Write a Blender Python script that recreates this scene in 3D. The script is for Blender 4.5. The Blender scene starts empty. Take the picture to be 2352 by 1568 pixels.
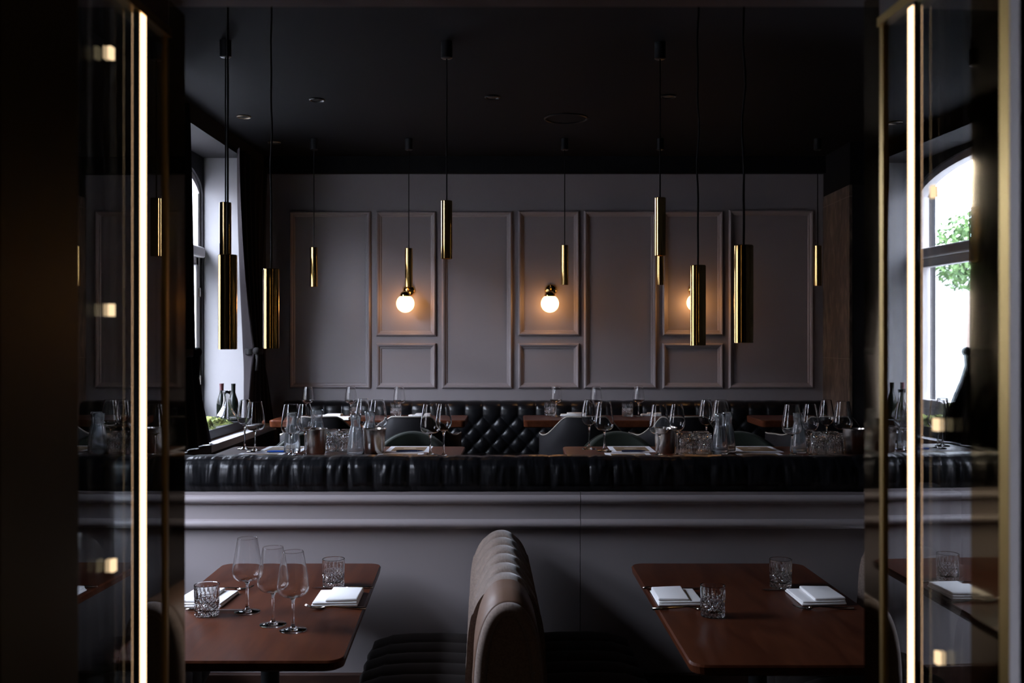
import bpy, bmesh, math, random
from mathutils import Vector, Matrix
random.seed(7)
SC = bpy.context.scene
COL = SC.collection
PI = math.pi
F, VX, VY, HC = 2287.0, 1190.0, 782.0, 1.62      # focal length in pixels, vanishing point, eye height

# ------------------------------------------------------------------ camera
cd = bpy.data.cameras.new('camera'); cam = bpy.data.objects.new('camera', cd); COL.objects.link(cam)
cam.location = (0, 0, HC); cam.rotation_euler = (PI/2, 0, 0)
cd.sensor_width = 36; cd.lens = 36*F/2352
cd.shift_x = -14/2352; cd.shift_y = -2/2352
cd.clip_start = 0.05; cd.clip_end = 200
cd.dof.use_dof = True; cd.dof.focus_distance = 4.3; cd.dof.aperture_fstop = 5.0
SC.camera = cam
# ------------------------------------------------------------------ view, world, daylight
SC.view_settings.view_transform = 'Standard'; SC.view_settings.look = 'None'
SC.view_settings.gamma = 1; SC.view_settings.use_curve_mapping = False
SC.view_settings.exposure = 0.0
SC.cycles.use_denoising = True
SC.cycles.caustics_reflective = True; SC.cycles.caustics_refractive = True
SC.cycles.max_bounces = 16; SC.cycles.transmission_bounces = 14; SC.cycles.transparent_max_bounces = 16
SC.cycles.sample_clamp_indirect = 6.0
W = bpy.data.worlds.new('daylight'); SC.world = W; W.use_nodes = True
bg = W.node_tree.nodes['Background']
bg.inputs['Color'].default_value = (0.74, 0.81, 0.99, 1); bg.inputs['Strength'].default_value = 54.0
def portal(name, loc, sy, sz):
    l = bpy.data.lights.new(name, 'AREA'); l.shape = 'RECTANGLE'; l.size = sz; l.size_y = sy
    l.cycles.is_portal = True
    o = bpy.data.objects.new(name, l); COL.objects.link(o); o.location = loc
    o.rotation_euler = (0, -PI/2, 0)          # looks towards +X, into the room
portal('window_daylight', (-2.32, 5.975, 1.97), 1.80, 1.80)
portal('window_daylight', (-2.32, 3.22, 1.92), 1.16, 1.86)

# ------------------------------------------------------------------ materials
MATS = {}
def principled(name, col, rough=0.5, metal=0.0, **kw):
    m = bpy.data.materials.new(name); m.use_nodes = True
    b = m.node_tree.nodes['Principled BSDF']
    b.inputs['Base Color'].default_value = (*col, 1); b.inputs['Roughness'].default_value = rough
    b.inputs['Metallic'].default_value = metal
    for k, v in kw.items():
        b.inputs[k.replace('_', ' ')].default_value = v
    MATS[name] = m
    return m
def nodes(m): return m.node_tree.nodes, m.node_tree.links, m.node_tree.nodes['Principled BSDF']
def noise_color(m, c1, c2, scale=(1, 1, 1), ns=5.0, detail=5.0, lo=0.3, hi=0.7, dist=0.0):
    n, l, b = nodes(m)
    tc = n.new('ShaderNodeTexCoord'); mp = n.new('ShaderNodeMapping'); mp.inputs['Scale'].default_value = scale
    nz = n.new('ShaderNodeTexNoise'); nz.inputs['Scale'].default_value = ns; nz.inputs['Detail'].default_value = detail
    nz.inputs['Distortion'].default_value = dist
    cr = n.new('ShaderNodeValToRGB')
    cr.color_ramp.elements[0].position = lo; cr.color_ramp.elements[0].color = (*c1, 1)
    cr.color_ramp.elements[1].position = hi; cr.color_ramp.elements[1].color = (*c2, 1)
    l.new(tc.outputs['Object'], mp.inputs['Vector']); l.new(mp.outputs['Vector'], nz.inputs['Vector'])
    l.new(nz.outputs['Fac'], cr.inputs['Fac']); l.new(cr.outputs['Color'], b.inputs['Base Color'])
    return nz, cr
def bump(m, scale=(1, 1, 1), ns=20.0, strength=0.2, dist=0.01, detail=3.0):
    n, l, b = nodes(m)
    tc = n.new('ShaderNodeTexCoord'); mp = n.new('ShaderNodeMapping'); mp.inputs['Scale'].default_value = scale
    nz = n.new('ShaderNodeTexNoise'); nz.inputs['Scale'].default_value = ns; nz.inputs['Detail'].default_value = detail
    bp = n.new('ShaderNodeBump'); bp.inputs['Strength'].default_value = strength; bp.inputs['Distance'].default_value = dist
    l.new(tc.outputs['Object'], mp.inputs['Vector']); l.new(mp.outputs['Vector'], nz.inputs['Vector'])
    l.new(nz.outputs['Fac'], bp.inputs['Height']); l.new(bp.outputs['Normal'], b.inputs['Normal'])

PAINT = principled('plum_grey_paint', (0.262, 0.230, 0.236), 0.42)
bump(PAINT, ns=90, strength=0.04, dist=0.002)
REVEAL = principled('pale_reveal_paint', (0.165, 0.157, 0.160), 0.6)
BLACK = principled('black_ceiling_paint', (0.007, 0.0065, 0.007), 0.75, Specular_IOR_Level=0.12)
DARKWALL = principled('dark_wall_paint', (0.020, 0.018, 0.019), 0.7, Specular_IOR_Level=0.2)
LEATHER = principled('black_leather', (0.005, 0.005, 0.006), 0.34, Specular_IOR_Level=0.23)
bump(LEATHER, scale=(16, 6, 3.2), ns=1.5, strength=0.5, dist=0.02, detail=2)
TUFT = principled('black_tufted_leather', (0.005, 0.005, 0.006), 0.30, Specular_IOR_Level=0.35)
bump(TUFT, ns=60, strength=0.12, dist=0.004)
WOOD = principled('walnut_red_wood', (0.12, 0.045, 0.025), 0.30, Specular_IOR_Level=0.10)
noise_color(WOOD, (0.042, 0.0108, 0.0046), (0.086, 0.0262, 0.0116), scale=(9, 1.2, 9), ns=3.2, detail=8, lo=0.3, hi=0.75, dist=0.6)
DARKWOOD = principled('dark_wood', (0.035, 0.014, 0.009), 0.5)
noise_color(DARKWOOD, (0.022, 0.008, 0.005), (0.05, 0.02, 0.012), scale=(3, 14, 14), ns=3, detail=6)
FLOORM = principled('dark_floor_wood', (0.02, 0.014, 0.011), 0.45)
noise_color(FLOORM, (0.012, 0.008, 0.006), (0.032, 0.02, 0.014), scale=(8, 1, 1), ns=3, detail=6)
BRASS = principled('polished_brass', (0.86, 0.57, 0.21), 0.07, 1.0)
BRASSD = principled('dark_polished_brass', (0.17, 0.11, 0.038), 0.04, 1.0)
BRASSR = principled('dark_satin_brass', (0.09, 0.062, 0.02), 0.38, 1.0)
BRASSB = principled('bright_brass_bead', (0.42, 0.29, 0.10), 0.33, 1.0)
LEDREFL = principled('led_reflection_bronze', (0.085, 0.05, 0.026), 0.55, 0.8)
STEEL = principled('brushed_steel', (0.66, 0.61, 0.56), 0.27, 1.0)
CUTL = principled('cutlery_steel', (0.45, 0.40, 0.37), 0.16, 1.0)
GLASS = principled('clear_glass', (1, 1, 1), 0.0, 0.0, Transmission_Weight=1.0, IOR=1.47)
CUTG = principled('cut_crystal', (1, 1, 1), 0.0, 0.0, Transmission_Weight=1.0, IOR=1.52)
WATER = principled('water', (0.92, 0.96, 1), 0.06, 0.0, Transmission_Weight=0.95, IOR=1.33)
MISTY = principled('misted_glass', (0.96, 0.98, 1), 0.03, 0.0, Transmission_Weight=0.93, IOR=1.47)
BOTTLE = principled('dark_bottle_glass', (0.004, 0.005, 0.004), 0.10, 0.0, Specular_IOR_Level=0.2)
FOIL = principled('burgundy_foil', (0.035, 0.004, 0.007), 0.4)
NAPKIN = principled('white_linen', (0.93, 0.92, 0.92), 0.85)
bump(NAPKIN, ns=350, strength=0.15, dist=0.001)
PAPER = principled('white_paper', (0.82, 0.82, 0.86), 0.7)
PRINT = principled('brown_print', (0.20, 0.13, 0.075), 0.5)
noise_color(PRINT, (0.11, 0.075, 0.045), (0.30, 0.20, 0.11), ns=12, detail=3)
INK = principled('pale_ink', (0.7, 0.62, 0.5), 0.6)
BLUEPEN = principled('blue_plastic', (0.015, 0.10, 0.50), 0.3)
NAVYPEN = principled('navy_plastic', (0.008, 0.016, 0.05), 0.3)
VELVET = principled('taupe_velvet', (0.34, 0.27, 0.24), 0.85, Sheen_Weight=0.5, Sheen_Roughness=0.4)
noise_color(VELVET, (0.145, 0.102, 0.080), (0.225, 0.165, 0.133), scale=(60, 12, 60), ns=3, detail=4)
SHADEDVELVET = principled('shaded_brown_velvet', (0.016, 0.0115, 0.010), 0.8, Sheen_Weight=0.06, Specular_IOR_Level=0.2)  # seat velvet, colour darkened for the shade under the tables
TANLEATHER = principled('tan_leather', (0.155, 0.088, 0.058), 0.5)
bump(TANLEATHER, ns=40, strength=0.08, dist=0.003)
GREENV = principled('dark_green_velvet', (0.006, 0.011, 0.004), 0.8, Sheen_Weight=0.05)
GREYL = principled('dark_grey_leather', (0.012, 0.011, 0.012), 0.55, Specular_IOR_Level=0.08)
WELT = principled('pale_welt', (0.30, 0.27, 0.23), 0.4)
CURT = principled('dark_curtain_velvet', (0.016, 0.013, 0.014), 0.8, Specular_IOR_Level=0.08)
CORD = principled('black_cord', (0.008, 0.007, 0.007), 0.8, Specular_IOR_Level=0.1)
BLACKMETAL = principled('black_metal', (0.012, 0.012, 0.013), 0.35, 0.2)
WINDOWW = principled('white_window_paint', (0.82, 0.78, 0.77), 0.4)
STONE = principled('pale_sill_stone', (0.50, 0.50, 0.52), 0.5)
DARKTRAY = principled('dark_planter', (0.02, 0.02, 0.022), 0.5)
MOSS = principled('green_moss', (0.22, 0.33, 0.03), 0.9)
noise_color(MOSS, (0.022, 0.040, 0.003), (0.14, 0.16, 0.016), ns=28, detail=4, lo=0.35, hi=0.65)
bump(MOSS, ns=60, strength=0.9, dist=0.02)
CASING = principled('grey_casing_paint', (0.5, 0.47, 0.48), 0.5)
RIMWHITE = principled('downlight_rim', (0.10, 0.075, 0.05), 0.3, 0.6)
MARBLE = principled('brown_marble_tile', (0.10, 0.07, 0.05), 0.35)
def marble():
    n, l, b = nodes(MARBLE)
    tc = n.new('ShaderNodeTexCoord')
    def nz(scale, sc, det, dist):
        mp = n.new('ShaderNodeMapping'); mp.inputs['Scale'].default_value = scale
        q = n.new('ShaderNodeTexNoise'); q.inputs['Scale'].default_value = sc; q.inputs['Detail'].default_value = det; q.inputs['Distortion'].default_value = dist
        l.new(tc.outputs['Object'], mp.inputs['Vector']); l.new(mp.outputs['Vector'], q.inputs['Vector']); return q
    a = nz((3, 3, 0.8), 4, 10, 0.8); c = nz((14, 14, 2.2), 5, 8, 0.5)
    mx = n.new('ShaderNodeMath'); mx.operation = 'ADD'; l.new(a.outputs['Fac'], mx.inputs[0]); l.new(c.outputs['Fac'], mx.inputs[1])
    cr = n.new('ShaderNodeValToRGB'); e = cr.color_ramp.elements
    e[0].position = 0.40; e[0].color = (0.055, 0.036, 0.026, 1); e[1].position = 0.62; e[1].color = (0.24, 0.175, 0.125, 1)
    x = e.new(0.50); x.color = (0.105, 0.072, 0.052, 1)
    hf = n.new('ShaderNodeMath'); hf.operation = 'MULTIPLY'; hf.inputs[1].default_value = 0.5
    l.new(mx.outputs[0], hf.inputs[0]); l.new(hf.outputs[0], cr.inputs['Fac'])
    sx = n.new('ShaderNodeSeparateXYZ'); l.new(tc.outputs['Object'], sx.inputs[0])
    o = n.new('ShaderNodeMath'); o.operation = 'ADD'; o.inputs[1].default_value = 0.765
    m2 = n.new('ShaderNodeMath'); m2.operation = 'MODULO'; m2.inputs[1].default_value = 1.128
    l.new(sx.outputs['Z'], o.inputs[0]); l.new(o.outputs[0], m2.inputs[0])
    lt = n.new('ShaderNodeMath'); lt.operation = 'LESS_THAN'; lt.inputs[1].default_value = 0.004; l.new(m2.outputs[0], lt.inputs[0])
    mix = n.new('ShaderNodeMix'); mix.data_type = 'RGBA'; mix.inputs['B'].default_value = (0.25, 0.2, 0.16, 1)
    l.new(lt.outputs[0], mix.inputs['Factor']); l.new(cr.outputs['Color'], mix.inputs['A']); l.new(mix.outputs['Result'], b.inputs['Base Color'])
marble()
def emis(name, col, strength):
    m = bpy.data.materials.new(name); m.use_nodes = True; n = m.node_tree.nodes; l = m.node_tree.links
    n.remove(n['Principled BSDF']); e = n.new('ShaderNodeEmission'); e.inputs['Color'].default_value = (*col, 1); e.inputs['Strength'].default_value = strength
    l.new(e.outputs[0], n['Material Output'].inputs['Surface']); return m
CLIPGLINT = emis('clip_glint_glow', (1.0, 0.72, 0.42), 1.25)  # brass clips carry the glint of the LED as their own glow
GLOBE = emis('lit_opal_globe', (1.0, 0.48, 0.17), 12.0)
LED = emis('lit_led_diffuser', (1.0, 0.62, 0.35), 3.6)
BULB = emis('lit_bulb', (1.0, 0.62, 0.28), 22.0)
def pane_mat(name, refl, tint, rough=0.0):
    m = bpy.data.materials.new(name); m.use_nodes = True; n = m.node_tree.nodes; l = m.node_tree.links
    n.remove(n['Principled BSDF'])
    t = n.new('ShaderNodeBsdfTransparent'); t.inputs['Color'].default_value = (*tint, 1)
    g = n.new('ShaderNodeBsdfGlossy'); g.inputs['Color'].default_value = (0.95, 0.95, 0.95, 1); g.inputs['Roughness'].default_value = rough
    x = n.new('ShaderNodeMixShader'); x.inputs[0].default_value = refl
    l.new(t.outputs[0], x.inputs[1]); l.new(g.outputs[0], x.inputs[2]); l.new(x.outputs[0], n['Material Output'].inputs['Surface'])
    return m
PANE = pane_mat('window_pane_glass', 0.08, (0.97, 0.98, 0.98))
SIDEGLASS = pane_mat('bronze_tinted_glass', 0.40, (0.62, 0.66, 0.66))

# ------------------------------------------------------------------ helpers
class MB:
    def __init__(s): s.bm = bmesh.new()
    def box(s, x0, x1, y0, y1, z0, z1, bev=0.0, seg=2, mi=0):
        r = bmesh.ops.create_cube(s.bm, size=1.0); vs = r['verts']
        for v in vs:
            v.co = Vector((x0+(v.co.x+.5)*(x1-x0), y0+(v.co.y+.5)*(y1-y0), z0+(v.co.z+.5)*(z1-z0)))
        fs = set(f for v in vs for f in v.link_faces)
        for f in fs: f.material_index = mi
        if bev > 0:
            es = list(set(e for v in vs for e in v.link_edges))
            bmesh.ops.bevel(s.bm, geom=es, offset=bev, segments=seg, profile=0.5, affect='EDGES')
        return s
    def lathe(s, prof, n=32, c=(0, 0, 0), closed=False, rfn=None):
        rings = []
        for k, (r, z) in enumerate(prof):
            if r < 1e-6: rings.append([s.bm.verts.new((c[0], c[1], c[2]+z))])
            else:
                ring = []
                for i in range(n):
                    a = 2*PI*i/n; rr = r if rfn is None else rfn(r, z, a, k)
                    ring.append(s.bm.verts.new((c[0]+rr*math.cos(a), c[1]+rr*math.sin(a), c[2]+z)))
                rings.append(ring)
        prs = list(zip(rings, rings[1:]))
        if closed: prs.append((rings[-1], rings[0]))
        for A, B in prs:
            if len(A) == 1 and len(B) == 1: continue
            for i in range(n):
                j = (i+1) % n
                if len(A) == 1: s.bm.faces.new((A[0], B[j], B[i]))
                elif len(B) == 1: s.bm.faces.new((A[i], A[j], B[0]))
                else: s.bm.faces.new((A[i], A[j], B[j], B[i]))
        return s
    def tube(s, pts, r, n=8, cap=True):
        pts = [Vector(p) for p in pts]; rs = r if isinstance(r, (list, tuple)) else [r]*len(pts); rings = []
        for k, p in enumerate(pts):
            t = (pts[min(k+1, len(pts)-1)]-pts[max(k-1, 0)]).normalized()
            up = Vector((0, 0, 1)) if abs(t.z) < 0.9 else Vector((0, 1, 0))
            a = t.cross(up).normalized(); b = t.cross(a).normalized()
            rings.append([s.bm.verts.new(p+(a*math.cos(2*PI*i/n)+b*math.sin(2*PI*i/n))*rs[k]) for i in range(n)])
        for A, B in zip(rings, rings[1:]):
            for i in range(n): s.bm.faces.new((A[i], A[(i+1) % n], B[(i+1) % n], B[i]))
        if cap: s.bm.faces.new(rings[0][::-1]); s.bm.faces.new(rings[-1])
        return s
    def grid(s, nu, nv, fn, closeu=False, closev=False):
        V = [[s.bm.verts.new(fn(i/(nu if closeu else nu-1), j/(nv if closev else nv-1))) for j in range(nv)] for i in range(nu)]
        for i in range(nu if closeu else nu-1):
            for j in range(nv if closev else nv-1):
                s.bm.faces.new((V[i][j], V[(i+1) % nu][j], V[(i+1) % nu][(j+1) % nv], V[i][(j+1) % nv]))
        return V
    def prism(s, poly, vec, mi=0):
        a = [s.bm.verts.new(p) for p in poly]; b = [s.bm.verts.new(Vector(p)+Vector(vec)) for p in poly]
        fs = [s.bm.faces.new(a[::-1]), s.bm.faces.new(b)]
        for i in range(len(a)):
            j = (i+1) % len(a); fs.append(s.bm.faces.new((a[i], a[j], b[j], b[i])))
        for f in fs: f.material_index = mi
        return fs
    def xf(s, M): bmesh.ops.transform(s.bm, matrix=M, verts=s.bm.verts); return s
    def build(s, name, mat, parent=None, smooth=False, angle=None, label=None):
        bmesh.ops.recalc_face_normals(s.bm, faces=s.bm.faces)
        me = bpy.data.meshes.new(name); s.bm.to_mesh(me); s.bm.free()
        for m in (mat if isinstance(mat, (list, tuple)) else [mat]): me.materials.append(m)
        if smooth:
            for p in me.polygons: p.use_smooth = True
            if angle:
                try: me.set_sharp_from_angle(angle=math.radians(angle))
                except Exception: pass
        o = bpy.data.objects.new(name, me); COL.objects.link(o)
        if parent: o.parent = parent
        if label: o['label'] = label
        return o
def tag(o, label, cat, group=None, kind=None):
    o['label'] = label
    if cat: o['category'] = cat
    if group: o['group'] = group
    if kind: o['kind'] = kind
    return o
def thing(name, label, cat, loc=(0, 0, 0), rz=0.0, group=None, kind=None):
    o = bpy.data.objects.new(name, None); COL.objects.link(o); o.empty_display_size = 0.05
    o.location = loc; o.rotation_euler = (0, 0, rz)
    return tag(o, label, cat, group, kind)
def struct(o, label=None):
    o['kind'] = 'structure'
    if label: o['label'] = label
    return o
def group_struct(name, label):
    o = bpy.data.objects.new(name, None); COL.objects.link(o); o['kind'] = 'structure'; o['label'] = label; return o
def dup(root, loc, label, rz=None, group=None, rot=None):
    def cp(o, par):
        c = o.copy(); COL.objects.link(c)
        if par: c.parent = par
        for ch in o.children: cp(ch, c)
        return c
    r = cp(root, None); r.location = loc; r['label'] = label
    if rz is not None: r.rotation_euler = (0, 0, rz)
    if rot is not None: r.rotation_euler = rot
    if group: r['group'] = group
    return r
class Stamp:
    """first call moves the prototype itself, later calls copy it"""
    def __init__(s, proto): s.p = proto; s.used = False
    def __call__(s, loc, label, rz=0.0, group=None, rot=None):
        if s.used: return dup(s.p, loc, label, rz, group, rot)
        s.used = True; s.p.location = loc; s.p.rotation_euler = rot or (0, 0, rz); s.p['label'] = label
        if group: s.p['group'] = group
        return s.p
def X(px, d): return (px-VX)*d/F
def Z(py, d): return HC-(py-VY)*d/F
def D(py, z): return (HC-z)*F/(py-VY)              # depth of a point of known height
def on(px, py, z):                                  # point of a horizontal surface
    d = D(py, z); return Vector((X(px, d), d, z+0.0006))
TF, TM, PLAT, CEIL = 0.75, 1.09, 0.34, 3.0

# ------------------------------------------------------------------ room shell
m = MB(); m.box(-2.6, 3.3, -2.2, 4.0, -0.06, 0.0); struct(m.build('floor', FLOORM), 'dark wooden floor')
m = MB(); m.box(-1.9, 3.25, 4.1, 7.5, 0.0, PLAT); struct(m.build('floor_platform', FLOORM), 'raised dark floor of the rear dining area')
m = MB(); m.box(-2.4, 3.3, -2.2, 7.6, CEIL, CEIL+0.08); struct(m.build('ceiling', BLACK), 'matt black ceiling')
m = MB(); m.box(-2.0, 2.34, 7.5, 7.62, 0.0, 2.88); struct(m.build('wall_back', PAINT), 'plum grey panelled back wall')
m = MB(); m.box(2.6, 3.3, 7.5, 7.62, 0.0, 3.0); m.box(-2.0, 2.62, 7.44, 7.62, 2.873, 3.0)
struct(m.build('trim_1', BLACK), 'black cornice above the panelled wall')
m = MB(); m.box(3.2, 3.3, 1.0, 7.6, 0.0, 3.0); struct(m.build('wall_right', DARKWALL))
# left wall: piers, parapets and heads around two window niches
WL, WO = -1.9, -2.165
N1 = (5.05, 6.90); N2 = (2.62, 3.82)
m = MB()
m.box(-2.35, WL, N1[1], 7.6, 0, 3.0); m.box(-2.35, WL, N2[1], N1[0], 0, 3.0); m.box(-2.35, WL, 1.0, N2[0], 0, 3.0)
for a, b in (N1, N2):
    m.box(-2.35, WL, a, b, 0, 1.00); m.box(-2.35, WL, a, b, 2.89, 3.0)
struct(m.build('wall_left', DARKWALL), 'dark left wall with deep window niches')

def window(name, n, sill, label):
    y0, y1 = n[0]+0.03, n[1]-0.03; yc = (y0+y1)/2; hw = (y1-y0)/2; spring, rise = 2.63, 0.22
    root = group_struct(name, label)
    def arch(y): return spring+rise*math.sqrt(max(0, 1-((y-yc)/hw)**2))
    K = 24; ys = [yc-hw*math.cos(PI*i/K) for i in range(K+1)]
    # spandrel wall above the arch and pale side reveals
    m = MB()
    for a, b in zip(ys, ys[1:]):
        m.prism([(WO-0.14, a, arch(a)), (WO-0.14, b, arch(b)), (WO-0.14, b, 2.89), (WO-0.14, a, 2.89)], (0.13, 0, 0))
    m.box(WO-0.14, WO-0.01, n[0], y0, 1.0, 2.89); m.box(WO-0.14, WO-0.01, y1, n[1], 1.0, 2.89)
    m.build('window_surround', DARKWALL, root)
    m = MB(); m.box(WO-0.01, WL, n[1]-0.006, n[1]+0.004, 1.0, 2.89); m.box(WO-0.01, WL, n[0]-0.004, n[0]+0.006, 1.0, 2.89)
    m.build('reveal', REVEAL, root, label='pale painted side of the niche')
    m = MB(); m.box(WO-0.01, WL, n[0], n[1], 2.884, 2.894); m.build('niche_soffit', DARKWALL, root)
    # frame
    m = MB(); w = 0.045
    m.box(WO-0.10, WO-0.03, y0, y0+w, sill, spring); m.box(WO-0.10, WO-0.03, y1-w, y1, sill, spring)
    m.box(WO-0.10, WO-0.03, y0, y1, sill-0.04, sill+0.05)
    for a, b in zip(ys, ys[1:]):
        m.prism([(WO-0.10, a, arch(a)), (WO-0.10, b, arch(b)), (WO-0.10, b, arch(b)-w), (WO-0.10, a, arch(a)-w)], (0.07, 0, 0))
    m.build('frame', WINDOWW, root)
    m = MB(); m.box(WO-0.11, WO+0.01, y0, y1, 2.19, 2.26, 0.012); m.build('transom', WINDOWW, root)
    m = MB(); m.box(WO-0.09, WO-0.02, yc-0.04, yc+0.04, sill, 2.2, 0.01); m.box(WO-0.09, WO-0.03, yc-0.03, yc+0.03, 2.25, spring+rise-0.02)
    m.build('mullion', WINDOWW, root)
    for a, b in ((y0+w, yc-0.04), (yc+0.04, y1-w)):
        m = MB(); t = 0.05
        m.box(WO-0.085, WO-0.025, a, a+t, sill+0.05, 2.19, 0.006); m.box(WO-0.085, WO-0.025, b-t, b, sill+0.05, 2.19, 0.006)
        m.box(WO-0.085, WO-0.025, a, b, sill+0.05, sill+0.11, 0.006); m.box(WO-0.085, WO-0.025, a, b, 2.13, 2.19, 0.006)
        c = m.build('casement', WINDOWW, root)
        for zz in (1.35, 1.95):
            h = MB(); yy = a if a < yc-0.3 else b
            h.tube([(WO-0.018, yy, zz-0.03), (WO-0.018, yy, zz+0.03)], 0.009, 8); h.build('hinge', STEEL, c)
    m = MB(); m.box(WO-0.066, WO-0.062, y0+0.02, y1-0.02, sill, 2.2); m.box(WO-0.066, WO-0.062, y0+0.02, y1-0.02, 2.24, spring+0.05)
    m.build('pane', PANE, root)
    return root
window('window_1', N1, 1.10, 'arched street window in the niche beside the rear tables')
window('window_2', N2, 1.02, 'street window in the niche beside the front tables')
# deep sill with planter tray
m = MB(); m.box(-2.2, -1.73, 5.62, 7.12, 0.985, 1.03, 0.004); o = m.build('trim_2', STONE); struct(o, 'pale stone window ledge')
m = MB(); m.box(-2.2, -1.73, 4.6, 5.618, 0.985, 1.03); m.box(-1.765, -1.725, 4.6, 7.15, 0.90, 0.984); m.box(-1.9, -1.765, N1[0], 7.12, PLAT, 0.984)
struct(m.build('trim_3', DARKWALL), 'dark wooden ledge front under the window')
m = MB(); m.box(-2.19, -1.825, N1[0]+0.02, 6.70, 1.031, 1.088, 0.004); o = m.build('planter_tray', DARKTRAY)
tag(o, 'dark planter tray on the window ledge, filled with moss', 'planter')
m = MB(); m.box(-2.2, -1.86, N2[0], N2[1], 0.97, 1.0); struct(m.build('trim_4', STONE), 'pale ledge of the front window')

# marble pier, front partition, camera-side room
m = MB(); m.box(2.296, 2.316, 6.90, 7.5, 0, 2.70); pc = m.build('column', MARBLE); struct(pc, 'pier clad in brown veined marble tiles')
m = MB(); m.box(2.3165, 2.62, 6.905, 7.5, 0, 2.70); m.build('core', DARKWALL, pc)
m = MB(); m.box(2.30, 3.2, 6.90, 7.5, 2.70, 3.0); struct(m.build('trim_5', BLACK), 'black soffit over the marble pier')
m = MB(); m.box(-2.4, -1.02, 1.5, 1.62, 0, 3.0); m.box(1.02, 3.25, 1.5, 1.62, 0, 3.0); m.box(-1.02, 1.02, 1.5, 1.62, 2.30, 3.0)
struct(m.build('wall_front', DARKWALL))
m = MB(); m.box(-1.02, -0.62, 0.95, 1.02, 0, 2.2); m.box(-2.4, -1.02, 0.95, 1.07, 0, 3.0); m.box(1.02, 3.25, 0.95, 1.07, 0, 3.0); m.box(-1.1, 1.1, 0.95, 1.07, 2.16, 3.0)
m.box(-1.08, -1.02, 1.0, 1.6, 0, 2.3); m.box(1.02, 1.08, 1.0, 1.6, 0, 2.3); m.box(-1.05, 1.05, 1.0, 1.6, 2.3, 2.36)
m.box(-2.4, -2.3, -2.2, 1.0, 0, 3.0); m.box(2.3, 2.4, -2.2, 1.0, 0, 3.0); m.box(-2.4, 2.4, -2.3, -2.2, 0, 3.0)
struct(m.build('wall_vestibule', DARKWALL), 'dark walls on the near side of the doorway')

# ------------------------------------------------------------------ brass and glass doorway
def JR(px): a = (px-VX)/F; y = 0.592/(a+0.04); return Vector((a*y, y, 0))
def JL(px): a = (px-VX)/F; y = 0.545/(-a+0.008); return Vector((a*y, y, 0))
HEAD = 2.14
def slab(J, s, p0, p1, z0, z1, t0=0.0, t1=0.02, mb=None):
    A, B = J(p0), J(p1); d = (B-A).normalized(); n = Vector((d.y, -d.x, 0))
    if n.x*s < 0: n = -n
    mb = mb or MB()
    mb.prism([A+n*t0+Vector((0, 0, z0)), B+n*t0+Vector((0, 0, z0)), B+n*t1+Vector((0, 0, z0)), A+n*t1+Vector((0, 0, z0))], (0, 0, z1-z0))
    return mb
def doorway(name, label, J, s, far, near, bars, led, clips):
    root = group_struct(name, label)
    slab(J, s, far[0], far[1], 0, HEAD, 0, 0.055).build('far_post', BRASSD, root)
    slab(J, s, far[1], far[2], 0, HEAD-0.045, 0.0, 0.03).build('bead', BRASSB, root)
    slab(J, s, far[2], near[0], 0, HEAD-0.055, 0.004, 0.010).build('glass_panel', SIDEGLASS, root)
    slab(J, s, far[1], near[0], HEAD-0.058, HEAD-0.045, -0.004, 0.03).build('top_rail', BRASSB, root)
    slab(J, s, far[1], near[0], HEAD-0.045, HEAD, 0.0, 0.03).build('head_filler', DARKWOOD, root)
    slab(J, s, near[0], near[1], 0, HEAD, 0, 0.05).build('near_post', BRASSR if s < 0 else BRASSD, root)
    for p in bars:
        slab(J, s, p-5, p+5, 0, HEAD-0.06, 0.018, 0.026).build('led_reflection_bar', LEDREFL, root)  # solid bars standing in for faint LED reflections in the glass
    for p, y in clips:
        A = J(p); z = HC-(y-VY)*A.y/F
        slab(J, s, p-4, p+4, z-0.008, z+0.008, -0.0015, 0.0035).build('glint_clip', CLIPGLINT, root, label='small square brass clip, its LED glint added as glow')
    return root
def led_strip(label, J, s, p, zt, lean=0.0):
    root = thing('led_strip_light', label, 'light strip', (0, 0, 0), 0, 'light strips in the doorway')
    slab(J, s, p-7, p+7, 0.005, zt, -0.001, 0.003).build('channel', BLACKMETAL, root)
    slab(J, s, p-5.5, p+5.5, 0.01, zt-0.005, -0.0025, -0.0011).build('diffuser', LED, root, label='glowing warm white diffuser')
    return root
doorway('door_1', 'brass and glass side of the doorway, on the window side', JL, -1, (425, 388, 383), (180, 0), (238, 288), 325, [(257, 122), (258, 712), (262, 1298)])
r = JR
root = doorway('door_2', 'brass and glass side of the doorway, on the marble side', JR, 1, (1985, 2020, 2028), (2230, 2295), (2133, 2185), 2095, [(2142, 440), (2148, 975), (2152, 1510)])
slab(JR, 1, 2295, 2318, 0, HEAD+0.1, 0.0, 0.03).build('edge_bead', BRASSB, root)
slab(JR, 1, 2319, 2342, 0, HEAD+0.1, 0.0, 0.03).build('casing', CASING, root, label='grey painted door casing')
led_strip('vertical glowing LED strip on the window side of the doorway', JL, -1, 326, 2.10)
led_strip('vertical glowing LED strip on the marble side of the doorway', JR, 1, 2095, 2.08)
m = MB(); m.box(-0.66, 0.66, 1.0, 1.56, HEAD, HEAD+0.16, 0.008)
struct(m.build('trim_6', DARKWOOD), 'dark red wooden head of the doorway')

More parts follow.
